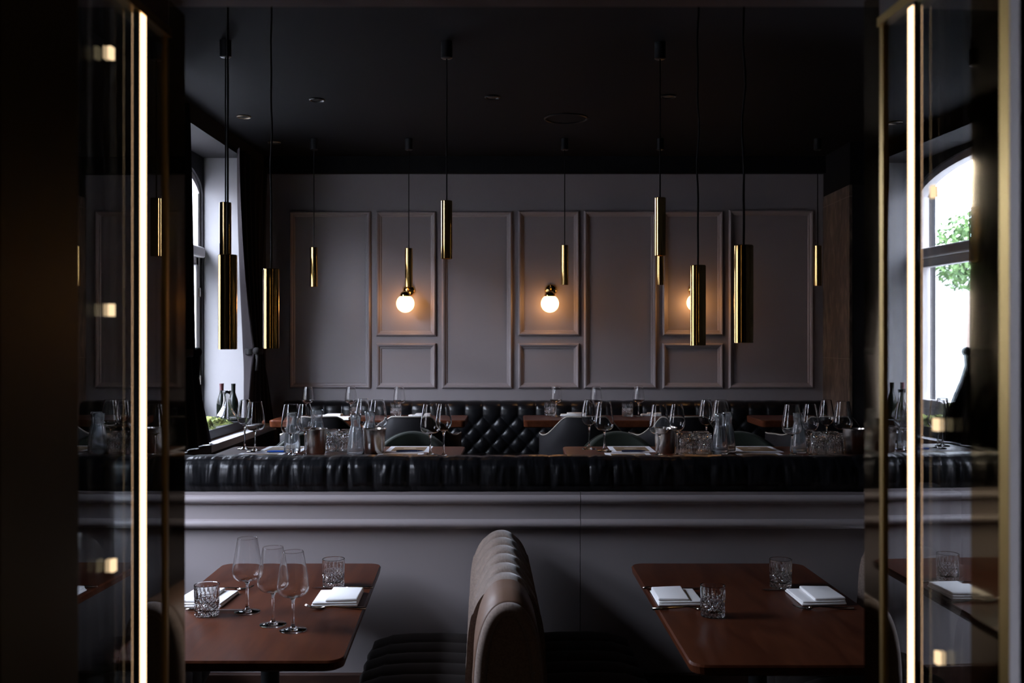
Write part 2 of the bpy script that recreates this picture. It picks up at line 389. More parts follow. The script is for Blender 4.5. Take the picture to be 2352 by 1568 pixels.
# ------------------------------------------------------------------ wall panelling
def panel_frame(k, x0, x1, y0, y1):
    d = 7.5; xa, xb, za, zb = X(x0, d), X(x1, d), Z(y1, d), Z(y0, d)
    prof = [(0, 0), (0.003, 0.016), (0.012, 0.024), (0.022, 0.020), (0.028, 0.010), (0.038, 0.007), (0.043, 0.0)]
    m = MB(); loops = []
    for o, h in prof:
        loops.append([m.bm.verts.new(p) for p in ((xa+o, d-h, za+o), (xb-o, d-h, za+o), (xb-o, d-h, zb-o), (xa+o, d-h, zb-o))])
    for A, B in zip(loops, loops[1:]):
        for i in range(4): m.bm.faces.new((A[i], A[(i+1) % 4], B[(i+1) % 4], B[i]))
    struct(m.build('trim_%d' % k, PAINT), 'raised rectangular panel moulding on the grey wall')
for k, f in enumerate([(665, 852, 485, 892), (864, 1002, 485, 772), (864, 1002, 788, 892), (1015, 1177, 485, 892), (1190, 1331, 484, 771),
                       (1190, 1331, 788, 892), (1341, 1508, 484, 892), (1521, 1661, 484, 771), (1521, 1661, 788, 892), (1673, 1868, 482, 892)]):
    panel_frame(10+k, *f)

# ------------------------------------------------------------------ divider wall
half = [(math.sin(PI*i/14), -math.cos(PI*i/14)) for i in range(15)]
prof = [(4.10, 0), (3.965, 0), (3.965, 0.874)]+[(3.950-0.023*c, 0.894+0.019*q) for c, q in half]+[(3.95, 0.94)]+[(3.950-0.021*c, 0.990+0.018*q) for c, q in half]+[(3.948, 1.0195), (4.10, 1.0195)]
xs = X(1333, 3.95)
m = MB(); m.prism([(-1.61, y, z) for y, z in prof], (xs-0.0012+1.61, 0, 0)); m.prism([(xs+0.0012, y, z) for y, z in prof], (1.6-xs-0.0012, 0, 0))
struct(m.build('wall_middle', PAINT, None, True, 40), 'low grey divider wall with two rounded mouldings')
m = MB(); m.box(1.585, 1.64, 3.68, 3.94, 0, 1.06, 0.004); struct(m.build('wall_booth_side', PAINT), 'low side wall of the front booths')
m = MB(); m.box(-1.6, 1.6, 3.935, 3.964, 0, 0.30, 0.003); struct(m.build('baseboard_middle', DARKWOOD))

# ------------------------------------------------------------------ front leather banquette (back roll on top of the divider)
seams = [258, 340, 424, 502, 582, 666, 750, 798, 855, 936, 1019, 1104, 1186, 1262, 1354, 1408, 1472, 1546, 1630, 1715, 1800, 1880, 1968, 2050, 2116]
sx_ = [X(p, 3.95) for p in seams]
ban = thing('leather_banquette', 'black leather banquette on top of the grey divider wall', 'banquette', (0, 4.0, PLAT))
def roll_prof(t, puff):
    # t 0..1 from the front lower edge over the top to the inner back
    pts = [(3.962, 1.021), (3.947-puff, 1.05), (3.947-puff, 1.09), (3.953-puff, 1.122), (3.972, 1.143+puff*.4), (4.0, 1.152+puff*.4), (4.06, 1.153+puff*.4), (4.105, 1.145), (4.135, 1.12), (4.15, 1.06), (4.155, 0.95), (4.16, 0.80)]
    f = t*(len(pts)-1); i = min(int(f), len(pts)-2); f -= i
    return pts[i][0]*(1-f)+pts[i+1][0]*f, pts[i][1]*(1-f)+pts[i+1][1]*f
def make_roll():
    m = MB(); cols = []
    for a, b in zip(sx_, sx_[1:]):
        for k in range(16): cols.append((a+(b-a)*k/16, k/16))
    cols.append((sx_[-1], 0.0)); nv = 34; V = []
    for x, u in cols:
        e = min(u, 1-u)*2
        puff = 0.010*(1-(1-e)**4)-0.004
        row = []
        for j in range(nv):
            t = j/(nv-1); y, z = roll_prof(t, puff)
            wr = 0.0030*math.sin(x*120+3*math.sin(x*13)+t*16*math.sin(x*29+1))*math.sin(PI*min(1, e*1.6)*0.5)*max(0, 1-abs(t-0.25)*3.2)
            row.append(m.bm.verts.new((x, y-4.0-wr, z-PLAT+0.0012*math.sin(x*9)*(1 if 0.25 < t < 0.75 else 0))))
        V.append(row)
    for A, B in zip(V, V[1:]):
        for j in range(nv-1): m.bm.faces.new((A[j], B[j], B[j+1], A[j+1]))
    for E in (V[0], V[-1]): m.bm.faces.new(E)
    return m
make_roll().build('backrest', LEATHER, ban, smooth=True, angle=60)
m = MB(); m.box(-1.6, 2.1, 0.155, 0.52, 0.32, 0.45, 0.03, 3); m.build('seat', LEATHER, ban, smooth=True, angle=50)
m = MB(); m.box(-1.58, 2.08, 0.16, 0.46, 0.0, 0.318); m.build('base', DARKWOOD, ban)

# ------------------------------------------------------------------ rear tufted banquette
ban = thing('tufted_banquette', 'long black button tufted banquette along the back wall', 'banquette', (0, 7.2, PLAT))
def tuft():
    m = MB(); x0, x1 = -1.74, 2.28; dx = 0.131; rows = 0.083; zt = 0.828; nu, nv = 420, 60
    def fn(u, v):
        x = x0+(x1-x0)*u
        s = v*0.62                                   # arc length down from the top back edge
        a = (x/dx); b = (s-0.165)/rows
        if b < 0:
            h = abs(math.sin(PI*(a+0.0)))**0.45       # pleats above the first row of buttons
        else:
            p, q = (a+b)/1.0, (a-b)/1.0
            h = (abs(math.sin(PI*p/1.0+0)) * abs(math.sin(PI*q/1.0)))**0.38 if False else (abs(math.sin(PI*(a+b*0.5)))*abs(math.sin(PI*(a-b*0.5))))**0.36
        out = 0.024*h
        if s < 0.10:                                 # over the rounded top
            t = s/0.10; ang = t*PI/2
            y = 0.27-0.09*math.sin(ang); z = zt-0.05+0.05*math.cos(ang*1.0)
            y -= out*math.sin(ang)*0.8; z += out*0.25*math.cos(ang)
            if t < 0.5: z = zt - 0.012*(t*2)**2 + out*.2
        else:
            z = zt-0.05-(s-0.10)*0.86; y = 0.18-out-(s-0.10)*0.05
        return Vector((x, y, z))
    m.grid(nu, nv, fn); return m
tuft().build('backrest', TUFT, ban, smooth=True)
m = MB(); m.box(-1.74, 2.28, -0.34, 0.20, 0.31, 0.45, 0.035, 3); m.build('seat', TUFT, ban, smooth=True, angle=50)
m = MB(); m.box(-1.72, 2.26, -0.28, 0.28, 0.0, 0.308); m.build('base', DARKWOOD, ban)

# ------------------------------------------------------------------ tables
def round_poly(c, r, n=6):
    out = []; k = len(c)
    for i in range(k):
        p, a, b = Vector(c[i]), Vector(c[i-1]), Vector(c[(i+1) % k])
        u, w = (a-p).normalized(), (b-p).normalized(); th = u.angle(w); t = r/math.tan(th/2)
        s, e = p+u*t, p+w*t; ctr = p+(u+w).normalized()*(r/math.sin(th/2))
        a0 = math.atan2(s.y-ctr.y, s.x-ctr.x); a1 = math.atan2(e.y-ctr.y, e.x-ctr.x); dl = (a1-a0+PI) % (2*PI)-PI
        for j in range(n+1):
            g = a0+dl*j/n; out.append(Vector((ctr.x+r*math.cos(g), ctr.y+r*math.sin(g))))
    return out
def table(label, corners, ztop, zfloor, thick=0.036, r=0.045, group=None, legs=1):
    cx = sum(c[0] for c in corners)/4; cy = sum(c[1] for c in corners)/4
    t = thing('dining_table', label, 'table', (cx, cy, zfloor), 0, group)
    h = ztop-zfloor
    def ring(off, z): return [(p.x, p.y, z) for p in round_poly([(c[0]-cx-math.copysign(off, c[0]-cx), c[1]-cy-math.copysign(off, c[1]-cy)) for c in corners], r)]
    m = MB(); L = [ring(o, z) for o, z in ((0.012, h-thick), (0.003, h-thick+0.006), (0.0, h-0.006), (0.004, h))]
    V = [[m.bm.verts.new(p) for p in q] for q in L]
    for A, B in zip(V, V[1:]):
        for i in range(len(A)): m.bm.faces.new((A[i], A[(i+1) % len(A)], B[(i+1) % len(A)], B[i]))
    m.bm.faces.new(V[0][::-1]); m.bm.faces.new(V[-1])
    m.build('tabletop', WOOD, t)
    for k in range(legs):
        o = 0 if legs == 1 else (-0.36 if k == 0 else 0.36)
        m = MB(); m.lathe([(0, 0), (0.20, 0), (0.20, 0.008), (0.05, 0.022), (0.035, 0.05), (0, 0.05)], 28, (o, 0, 0)); m.build('table_base', BLACKMETAL, t, smooth=True, angle=40)
        m = MB(); m.lathe([(0, 0.045), (0.03, 0.045), (0.03, h-thick-0.03), (0.09, h-thick-0.012), (0.09, h-thick-0.001), (0, h-thick-0.001)], 20, (o, 0, 0)); m.build('pedestal', BLACKMETAL, t, smooth=True, angle=40)
    return t
fl, fr = on(514, 1293, TF), on(877, 1293, TF); nr = on(788, 1518, TF); nl = on(237, 1518, TF)
table('reddish brown wooden table with three wine glasses in front of the divider', [(nl.x, nl.y), (nr.x, nr.y), (fr.x, fr.y), (fl.x, fl.y)], TF, 0, 0.032, group='front tables')
fl = on(1447, 1293, TF); nl = on(1589, 1528, TF)
table('reddish brown wooden table with two tumblers and no wine glasses', [(nl.x, nl.y), (nl.x+0.68, nl.y), (fl.x+0.67, fl.y), (fl.x, fl.y)], TF, 0, 0.032, group='front tables')
MT = [(-1.42, -0.262), (0.222, 1.385), (1.395, 2.55)]
ML = ['wooden table behind the leather roll, nearest the window', 'wooden table behind the leather roll with a steel bucket and two carafes', 'wooden table behind the leather roll, beside the doorway brass']
for (a, b), l in zip(MT, ML):
    table(l, [(a, 4.42), (b, 4.42), (b, 4.99), (a, 4.99)], TM, PLAT, 0.034, 0.03, 'tables behind the leather roll', 2)
BT = [(-1.66, -0.352), (0.035, 1.30), (1.62, 2.25)]
BL = ['wooden table along the back wall below the first globe lamp', 'wooden table along the back wall below the middle globe lamp', 'wooden table along the back wall beside the marble pier']
for (a, b), l in zip(BT, BL):
    table(l, [(a, 6.62), (b, 6.62), (b, 7.08), (a, 7.08)], TM, PLAT, 0.05, 0.03, 'tables along the back wall', 1 if a > 1.5 else 2)

# ------------------------------------------------------------------ booth benches
def bench(label, loc, sides, rz=2.1):
    t = thing('booth_bench', label, 'bench', loc, math.radians(rz), 'ribbed velvet booth benches')
    def hw(z, s=1.0): return (0.100 if z < 0.62 else 0.097*max(0, 1-((z-0.62)/0.265)**2.5)**(1/2.3))*s+(0.62-z)*0.03*(z < 0.62)
    zs = [0.02, 0.3, 0.5, 0.60]+[0.62+0.265*math.sin(PI/2*i/16) for i in range(1, 16)]+[0.8847]
    prof = [(-hw(z), z) for z in zs]+[(0, 0.885)]+[(hw(z), z) for z in reversed(zs)]
    def sweep(ys, fn, name, mat, capn=True):
        m = MB(); V = []
        for y in ys:
            k = fn(y); V.append([m.bm.verts.new((px*(1+k*1.0/0.1*0.1/0.1) if False else px+math.copysign(k, px) if abs(px) > 1e-6 else 0, y, z+(k if z > 0.8 else k*0.5*(z > 0.6)))) for px, z in prof])
        for A, B in zip(V, V[1:]):
            for i in range(len(A)-1): m.bm.faces.new((A[i], A[i+1], B[i+1], B[i]))
        m.bm.faces.new(V[0]); m.bm.faces.new(V[-1][::-1])
        return m.build(name, mat, t, smooth=True, angle=65)
    # ribbed velvet part, smooth leather end, padded end face
    n = 6; ya, yb = 0.29, 1.14; ys = [ya+(yb-ya)*i/(n*10) for i in range(n*10+1)]
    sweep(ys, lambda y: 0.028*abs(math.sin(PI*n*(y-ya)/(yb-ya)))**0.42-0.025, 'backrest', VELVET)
    sweep([0.03, 0.035, 0.15, 0.285, 0.289], lambda y: 0.004 if 0.033 < y < 0.287 else 0.0, 'end_wrap', TANLEATHER)
    m = MB()
    for A in (1,):
        pr = [(px*1.0, z) for px, z in prof]; V = []
        for y, k in ((0.029, 0.0), (0.012, 0.0), (0.0, -0.008), (-0.004, -0.022), (0.002, -0.03), (0.02, -0.034)):
            V.append([m.bm.verts.new((px*(1+k/0.1), y, z+(k if z > 0.7 else 0))) for px, z in pr])
        for A_, B_ in zip(V, V[1:]):
            for i in range(len(A_)-1): m.bm.faces.new((A_[i], A_[i+1], B_[i+1], B_[i]))
        m.bm.faces.new(V[-1])
    m.build('end_panel', VELVET, t, smooth=True, angle=60)
    for s in sides:
        m = MB(); nn = 9
        def fn(u, v):
            y = 0.06+1.08*u; k = 0.014*abs(math.sin(PI*nn*u))**0.55
            pts = [(0.10, 0.30), (0.10, 0.465), (0.22, 0.472), (0.34, 0.472), (0.42, 0.466), (0.475, 0.445), (0.50, 0.41), (0.50, 0.34), (0.48, 0.30)]
            f = v*(len(pts)-1); i = min(int(f), len(pts)-2); f -= i
            x = pts[i][0]*(1-f)+pts[i+1][0]*f; z = pts[i][1]*(1-f)+pts[i+1][1]*f
            return Vector((s*(x+(k if x > 0.45 else 0)), y, z+(k if z > 0.44 else 0)))
        V = m.grid(nn*9+1, 25, fn); m.bm.faces.new(V[0]); m.bm.faces.new(V[-1][::-1])
        m.build('seat', SHADEDVELVET, t, smooth=True, angle=60)
        m = MB(); m.box(min(s*0.105, s*0.47), max(s*0.105, s*0.47), 0.08, 1.12, 0.0, 0.299); m.build('plinth', DARKWOOD, t)
    return t
bench('double sided booth bench with ribbed taupe velvet back, between the two front tables', (-0.026, 2.77, 0), (-1, 1))
bench('booth bench at the window end of the front tables, mostly hidden by the doorway', (-1.66, 2.72, 0), (1,))
bench('booth bench against the low side wall, seen only through the doorway glass', (1.445, 2.74, 0), (-1,), 0.0)

# ------------------------------------------------------------------ chairs
def chair(name, label, cat, topfn, mat, group, wid=0.252):
    t = thing(name, label, cat, (0, 0, 0), 0, group)
    W_, R = wid, 0.20
    def plan(u):                                     # U in plan: arm, rounded back, arm; the back is at -Y
        s = u*2-1; L = 0.26; arc = PI*0.5*(W_+R)/1.0; tot = arc+2*L; d = abs(s)*tot/2
        if d < arc/2: a = d/(arc/2)*PI/2; x = W_*math.sin(a); y = -R*math.cos(a)
        else: x = W_; y = d-arc/2
        return math.copysign(x, s), y
    m = MB(); nu = 61
    def shell(u, v):
        x, y = plan(u); zt = topfn(abs(x)/W_, y); z0 = 0.28; f = 1.0
        n = Vector((x/W_ if y < 0 else math.copysign(1, x), y/R if y < 0 else 0)); n.normalize()
        th = 0.024
        pts = [(th, z0), (th, (z0+zt)/2), (th, zt-0.012), (th*0.6, zt-0.002), (0, zt), (-th*0.6, zt-0.002), (-th, zt-0.012), (-th, (z0+zt)/2), (-th, z0)]
        k = v*(len(pts)-1); i = min(int(k), len(pts)-2); k -= i
        o = pts[i][0]*(1-k)+pts[i+1][0]*k; z = pts[i][1]*(1-k)+pts[i+1][1]*k
        lean = 0.10*max(0, z-0.45)*(1 if y < 0 else 0)*(-y/R if y < 0 else 0)
        return Vector((x+n.x*o, y+n.y*o-lean, z))
    V = m.grid(nu, 17, shell); m.bm.faces.new(V[0]); m.bm.faces.new(V[-1][::-1])
    m.build('backrest', mat, t, smooth=True, angle=60)
    m = MB(); path = []
    for i in range(nu):
        x, y = plan(i/(nu-1)); z = topfn(abs(x)/W_, y); lean = 0.10*max(0, z-0.45)*(-y/R if y < 0 else 0)
        n = Vector((x/W_ if y < 0 else math.copysign(1, x), y/R if y < 0 else 0)); n.normalize()
        path.append((x+n.x*0.020, y+n.y*0.020-lean, z-0.004))
    m.tube(path, 0.0045, 6); m.build('piping', WELT if mat is GREYL else GREENV, t, smooth=True)
    m = MB(); m.box(-W_+0.026, W_-0.026, -0.16, 0.27, 0.33, 0.45, 0.035, 3); m.build('seat', mat, t, smooth=True, angle=50)
    for sx, sy in ((-1, -0.12), (1, -0.12), (-1, 0.2), (1, 0.2)):
        m = MB(); m.tube([(sx*0.20, sy, 0.33), (sx*0.23, sy*1.15, 0.0)], [0.018, 0.011], 8); m.build('leg', DARKWOOD, t, smooth=True, angle=50)
    return t
def sm(a, b, x): t = min(1, max(0, (x-a)/(b-a))); return t*t*(3-2*t)
def top_grey(ax, y): return 0.825-0.125*sm(0.40, 0.97, ax) if y < 0 else 0.70-0.015*min(1, y/0.2)
def top_green(ax, y): return 0.80-0.27*(1-math.sqrt(max(0, 1-min(1, ax)**2))) if y < 0 else 0.53-0.05*min(1, y/0.2)
cg = Stamp(chair('armchair', '', 'chair', top_grey, GREYL, 'grey armchairs at the back wall tables'))
for px, l in ((730, 'dark grey armchair at the back wall, nearest the window'), (945, 'dark grey armchair behind the second steel bucket, at the back wall table'),
              (1347, 'dark grey armchair with pale piped curve, first one right of the gap between tables'), (1568, 'dark grey armchair at the back wall, half hidden by steel bucket and glasses'),
              (1907, 'dark grey armchair at the back table beside the marble pier')):
    cg((X(px, 6.02), 6.24, PLAT), l)
cv = Stamp(chair('velvet_chair', '', 'chair', top_green, GREENV, 'green chairs at the tables behind the leather roll', 0.236))
for px, l in ((712, 'dark green round backed chair at the window end of the middle table'), (947, 'dark green round backed chair beside the second steel bucket'),
              (1419, 'dark green round backed chair behind the two wine glasses at the table start'), (1700, 'dark green round backed chair behind the two carafes')):
    cv((X(px, 5.24), 5.04, PLAT), l, PI)

# ------------------------------------------------------------------ glassware
def wine_glass(name, label, H, rf, rb, zb, rr, zs, group, pr=0.85):
    t = thing(name, label, 'wine glass', (0, 0, 0), 0, group)
    th = 0.0010
    out = [(0, 0.0018), (rf*0.5, 0.0014), (rf*0.93, 0.0002), (rf*0.985, 0.0), (rf, 0.0012), (rf*0.97, 0.0024), (rf*0.5, 0.0055), (rf*0.2, 0.010), (0.0052, 0.018), (0.0040, 0.035), (0.0040, zs-0.02), (0.0052, zs-0.006), (0.010, zs+0.003)]
    for a in (0.18, 0.35, 0.52, 0.68, 0.82, 0.93, 1.0):
        out.append((rb*math.sin(a*PI/2)**pr, zs+0.003+(zb-zs-0.003)*(1-math.cos(a*PI/2))**1.05))
    for a in (0.12, 0.28, 0.45, 0.62, 0.8, 0.92, 0.98, 0.995, 1.0):
        out.append((rb+(rr-rb)*(a**1.25), zb+(H-zb)*a))
    i0 = 13
    inn = [(r-th, z+(th*0.8 if k < 5 else 0)) for k, (r, z) in enumerate(out[i0:])]
    prof = out+[(rr-th*0.5, H+0.0006)]+inn[::-1]+[(0.006, zs+0.0065), (0, zs+0.0060)]
    m = MB(); m.lathe(prof, 48); m.build('bowl', GLASS, t, smooth=True)
    return t
wide = wine_glass('wine_glass', '', 0.236, 0.041, 0.047, 0.132, 0.031, 0.096, None, 0.62)
slim = wine_glass('wine_glass', '', 0.240, 0.036, 0.0375, 0.158, 0.0235, 0.112, None)
small = wine_glass('wine_glass', '', 0.213, 0.036, 0.0415, 0.122, 0.0285, 0.094, None, 0.68)
SW, SS, SB = Stamp(wide), Stamp(slim), Stamp(small)
# front table
SW(on(568, 1405, TF), 'farthest back of the three wine glasses on the front table', group='wine glasses')
SW(on(627, 1434, TF), 'middle of the three wine glasses on the front table', group='wine glasses')
SW(on(673, 1447, TF), 'wine glass of the front three standing closest to the table edge', group='wine glasses')
ROW = [('N', 562, 1031, 'slim wine glass beside the window ledge on the middle table'), ('W', 586, 1036.5, 'wide wine glass by the window ledge, in front of the tied curtain'),
       ('W', 669, 1046, 'wide wine glass overlapping the first water carafe'), ('N', 701, 1049, 'slim wine glass in front of the first steel bucket'),
       ('N', 834, 1027, 'slim wine glass behind the carafe next to the second steel bucket'), ('W', 868, 1028.5, 'wide wine glass rising behind the second steel bucket'),
       ('W', 988, 1045, 'wide wine glass of the pair at the end of the window side table'), ('N', 1019, 1048, 'slim wine glass of the pair at the end of the window side table'),
       ('N', 1353, 1031, 'slim wine glass of the pair at the start of the second middle table'), ('W', 1388, 1036, 'wide wine glass of the pair at the start of the second middle table'),
       ('W', 1514, 1046.5, 'wide wine glass in front of the third steel bucket'), ('N', 1555, 1049, 'slim wine glass between third steel bucket and upturned tumblers'),
       ('N', 1622, 1031, 'slim wine glass rising behind the upturned tumblers near two carafes'), ('W', 1656, 1028.5, 'wide wine glass directly behind the pair of water carafes'),
       ('W', 1819, 1047, 'wide wine glass overlapping the lone carafe near the doorway'), ('N', 1862, 1049, 'slim wine glass between lone carafe and last upturned tumblers'),
       ('N', 1898, 1031, 'slim wine glass behind the last upturned tumblers, before the marble pier'), ('W', 1936, 1034, 'wide wine glass just before the last steel bucket')]
for k, px, py, l in ROW: (SW if k == 'W' else SS)(on(px, py, TM), l, rz=random.random()*6, group='wine glasses')
for px, py, l in ((707, 958.5, 'small wine glass on the back wall table nearest the window'), (806, 958.5, 'small wine glass at the back wall, below the wide first wall panel edge'),
                  (917, 959.5, 'small wine glass at the back wall with a tumbler, below the first globe lamp'), (1277, 957, 'small wine glass at the back wall below the middle globe lamp'),
                  (1369, 958.5, 'small wine glass at the back wall, behind the pair of larger glasses'), (1467, 957, 'small wine glass at the back wall beside a tumbler and folded napkin')):
    SB(on(px, py, TM), l, group='wine glasses')

def tumbler():
    t = thing('cut_glass_tumbler', '', 'tumbler', (0, 0, 0), 0, 'cut glass tumblers')
    H, R = 0.097, 0.0395; n = 72; rows = 30
    def rfn(r, z, a, k):
        if k >= rows or k == 0: return r
        f = z/H; q = 0.0
        if f < 0.56:
            u = a/(2*PI)*18; v = f*6.6
            d1 = abs(((u+v) % 1)-0.5)*2; d2 = abs(((u-v) % 1)-0.5)*2
            q = -0.0032*max(0, 1-min(1-d1, 1-d2)*1.0*2.0)*min(1, (0.60-f)*12)*0.9
            q += -0.0012*(d1*d2)
        elif f < 0.88:
            u = a/(2*PI)*18; d = abs((u % 1)-0.5)*2; g = (0.88-f)/0.32
            q = -0.0022*max(0, 1-(1-d)*3.0)*min(1, g*2)
        return r+q
    prof = [(0.030, 0.0)]+[(R*(0.965+0.035*i/(rows-1)), 0.001+(H-0.001)*i/(rows-1)) for i in range(1, rows)]
    prof = [(R*0.94, 0.0)]+[(R*(0.965+0.035*i/(rows-1)), H*i/(rows-1)) for i in range(1, rows)]
    inner = [(R-0.0018, H+0.0005), (R-0.0032, H-0.001), (R-0.0045, 0.05), (R-0.0062, 0.022), (R-0.011, 0.0155), (0, 0.0145)]
    m = MB(); m.lathe([(0, 0.0035), (R*0.6, 0.003), (R*0.85, 0.0)]+prof+inner, n, rfn=lambda r, z, a, k: rfn(r, z, a, k-3) if 3 <= k < 3+rows else r)
    o = m.build('cup', CUTG, t)
    return t
ST = Stamp(tumbler())
GT = 'cut glass tumblers'
ST(on(475, 1412, TF), 'cut glass tumbler in front of the napkin, by the doorway brass', group=GT)
ST(on(766, 1346, TF), 'cut glass tumbler behind a folded napkin, next to the three wine glasses', group=GT)
ST(on(1637, 1414, TF), 'cut glass tumbler beside the first napkin on the table without wine glasses', group=GT)
ST(on(1793, 1347, TF), 'cut glass tumbler set farther back on the table without wine glasses', group=GT)
ST(on(815, 954.5, TM), 'cut glass tumbler on the back table, partly hidden by a carafe', group=GT)
ST(on(909, 957, TM), 'cut glass tumbler on the back table under the first globe lamp', group=GT)
ST(on(1263, 954.3, TM), 'cut glass tumbler at the start of the second back table', group=GT)
ST(on(1441, 956.5, TM), 'cut glass tumbler on the back table behind the wide wine glasses', group=GT)
CL = ['upturned tumbler in the cluster between carafe and first steel bucket', 'upturned tumbler in the cluster beside the pair of carafes', 'upturned tumbler in the cluster before the last steel bucket']
for (px, py), l in zip(((773, 1036), (1596, 1043), (1898, 1043)), CL):
    c = on(px, py, TM)
    for k, (dx, dy) in enumerate(((-0.041, 0), (0.041, 0.006), (-0.037, 0.082), (0.045, 0.088))):
        q = ['front window-side ', 'front marble-side ', 'rear window-side ', 'rear marble-side '][k]
        ST((c.x+dx, c.y+dy, TM+0.0975), q+l, rot=(PI, 0, random.random()), group=GT)

def carafe():
    t = thing('water_carafe', '', 'carafe', (0, 0, 0), 0, 'water carafes')
    out = [(0, 0), (0.036, 0), (0.039, 0.002), (0.0395, 0.010), (0.0385, 0.03), (0.0365, 0.055), (0.033, 0.085), (0.0285, 0.112), (0.0235, 0.133), (0.0212, 0.143), (0.0215, 0.150), (0.0235, 0.166), (0.0255, 0.188)]
    inn = [(r-0.0018, max(z, 0.008)) for r, z in out[3:]][::-1]
    m = MB(); m.lathe(out+[(0.0245, 0.1888)]+inn+[(0.034, 0.0075), (0, 0.0075)], 40); m.build('bottle', MISTY, t, smooth=True, angle=70)
    wp = [(0, 0.0080), (0.0335, 0.0080)]+[(r-0.0021, max(z, 0.010)) for r, z in out[3:9]]+[(0.0225, 0.128), (0, 0.128)]
    m = MB(); m.lathe(wp, 40); m.build('water', WATER, t, smooth=True, angle=60)
    return t
SCf = Stamp(carafe())
for px, py, l in ((671, 1039, 'water carafe in front of the menus by the window, under a wide wine glass'), (730, 1030, 'water carafe standing behind the first steel bucket'),
                  (817, 1046, 'water carafe between the upturned tumblers and the second steel bucket'), (850, 1035, 'water carafe standing behind the second steel bucket'),
                  (1654, 1042.5, 'front carafe of the pair beside the upturned tumblers'), (1671, 1037.5, 'rear carafe of the pair beside the upturned tumblers'),
                  (1834, 1040, 'lone water carafe near the doorway brass')):
    SCf(on(px, py, TM), l, group='water carafes')
def bucket():
    t = thing('steel_bucket', '', 'bucket', (0, 0, 0), 0, 'steel buckets')
    m = MB(); m.lathe([(0, 0), (0.042, 0), (0.044, 0.003), (0.054, 0.112), (0.0565, 0.1135), (0.0565, 0.1165), (0.053, 0.1165), (0.0515, 0.112), (0.042, 0.006), (0, 0.005)], 48)
    m.build('body', STEEL, t, smooth=True, angle=40)
    return t
SBk = Stamp(bucket())
for px, l in ((725, 'steel bucket beside the blue pen and first carafes'), (860, 'steel bucket at the edge of the menus with a dark pen'), (1528, 'steel bucket behind the wide wine glass on the second table'), (1963, 'steel bucket cut off by the doorway brass')):
    SBk(on(px, 1039.5 if px == 1528 else 1041, TM), l, group='steel buckets')

# ------------------------------------------------------------------ menus and pens
def menu():
    t = thing('menu_sheet', '', 'menu', (0, 0, 0), 0, 'menus')
    m = MB(); m.box(-0.105, 0.105, -0.128, 0.128, 0.0005, 0.0016); m.build('paper', PAPER, t)
    m = MB(); m.box(-0.080, 0.080, -0.098, 0.098, 0.0017, 0.0021); p = m.build('printed_panel', PRINT, t)
    m = MB(); m.box(-0.03, 0.03, 0.02, 0.036, 0.0022, 0.0024); m.build('pale_mark', INK, p)
    return t
SMn = Stamp(menu())
for (x0, x1), l in zip(((609, 699), (890, 991), (1395, 1503), (1688, 1781)), ('rear menu beyond the blue pen', 'rear menu beyond the navy pen near the pair of glasses', 'rear menu beside the two wine glasses of the second table', 'rear menu beyond the pair of carafes')):
    SMn((X((x0+x1)/2, 4.86), 4.855, TM), 'white bordered '+l)
for (x0, x1), l in zip(((539, 655), (868, 970), (1388, 1498), (1686, 1805)), ('front menu at the window corner, before the blue pen', 'front menu under the navy pen beside the second bucket', 'front menu before the steel bucket on the second table', 'front menu right before the lone carafe')):
    SMn((X((x0+x1)/2, 4.62), 4.565, TM), 'white bordered '+l)
def pen(label, mat, x0, x1, y):
    d = D(y, TM); a, b = X(x0, d), X(x1, d)
    t = thing('pen', label, 'pen', ((a+b)/2, d-0.01, TM), 0.04, 'pens on the menus'); L = (b-a)/2
    m = MB(); m.tube([(-L, 0, 0.006), (-L*0.8, 0, 0.006), (L*0.6, 0, 0.006)], [0.0035, 0.005, 0.005], 10); m.build('barrel', mat, t, smooth=True, angle=50)
    m = MB(); m.tube([(L*0.61, 0, 0.006), (L*0.97, 0, 0.006), (L, 0, 0.006)], [0.0045, 0.0018, 0.0006], 10); m.build('tip', mat, t, smooth=True, angle=50)
    return t
pen('bright blue pen by the first steel bucket', BLUEPEN, 615, 664, 1038.5)
pen('navy pen on the menu near the pair of wine glasses', NAVYPEN, 911, 972, 1037.5)
pen('navy pen between the two menus of the second table', NAVYPEN, 1427, 1482, 1037.5)

# ------------------------------------------------------------------ napkins and cutlery
def napkin(s, w=0.150, l=0.19, h=1.0):
    m = MB()
    m.box(-w/2, w/2, -l/2, l/2, 0.0005, 0.0075*h, 0.003, 2); m.box(-w/2+0.003, w/2-0.002, -l/2+0.002, l/2-0.004, 0.0075*h, 0.0135*h, 0.0028, 2)
    a, b = (-w/2+0.045, w/2-0.001) if s > 0 else (-w/2+0.001, w/2-0.045)
    m.box(a, b, -l/2+0.006, l/2-0.012, 0.0135*h, 0.0235*h, 0.0045, 3)
    for v in m.bm.verts:
        x, y = v.co.x, v.co.y
        if v.co.z > 0.006: v.co.z += 0.0018*math.sin(x*45+y*20)+0.0012*math.sin(y*70)
        v.co.x += 0.002*math.sin(y*40); v.co.y += 0.003*math.sin(x*30)
    t = thing('folded_napkin', '', 'napkin', (0, 0, 0), 0, 'folded napkins')
    m.build('linen', NAPKIN, t, smooth=True, angle=50); return t
NA, NB = Stamp(napkin(1)), Stamp(napkin(-1))
c = on(777, 1377, TF); NA(c, 'folded white napkin between knife and fork, next to the three wine glasses', rz=0.03)
c = on(478, 1379, TF); NB(c, 'folded white napkin behind the tumbler by the doorway brass', rz=-0.05)
c = on(1553, 1375, TF); NB(c, 'folded white napkin beside the nearer tumbler on the second front table', rz=0.0)
c = on(1872, 1374, TF); NA(c, 'folded white napkin below the farther tumbler on the second front table', rz=0.02)
SN = Stamp(napkin(1, 0.155, 0.10, 0.9))
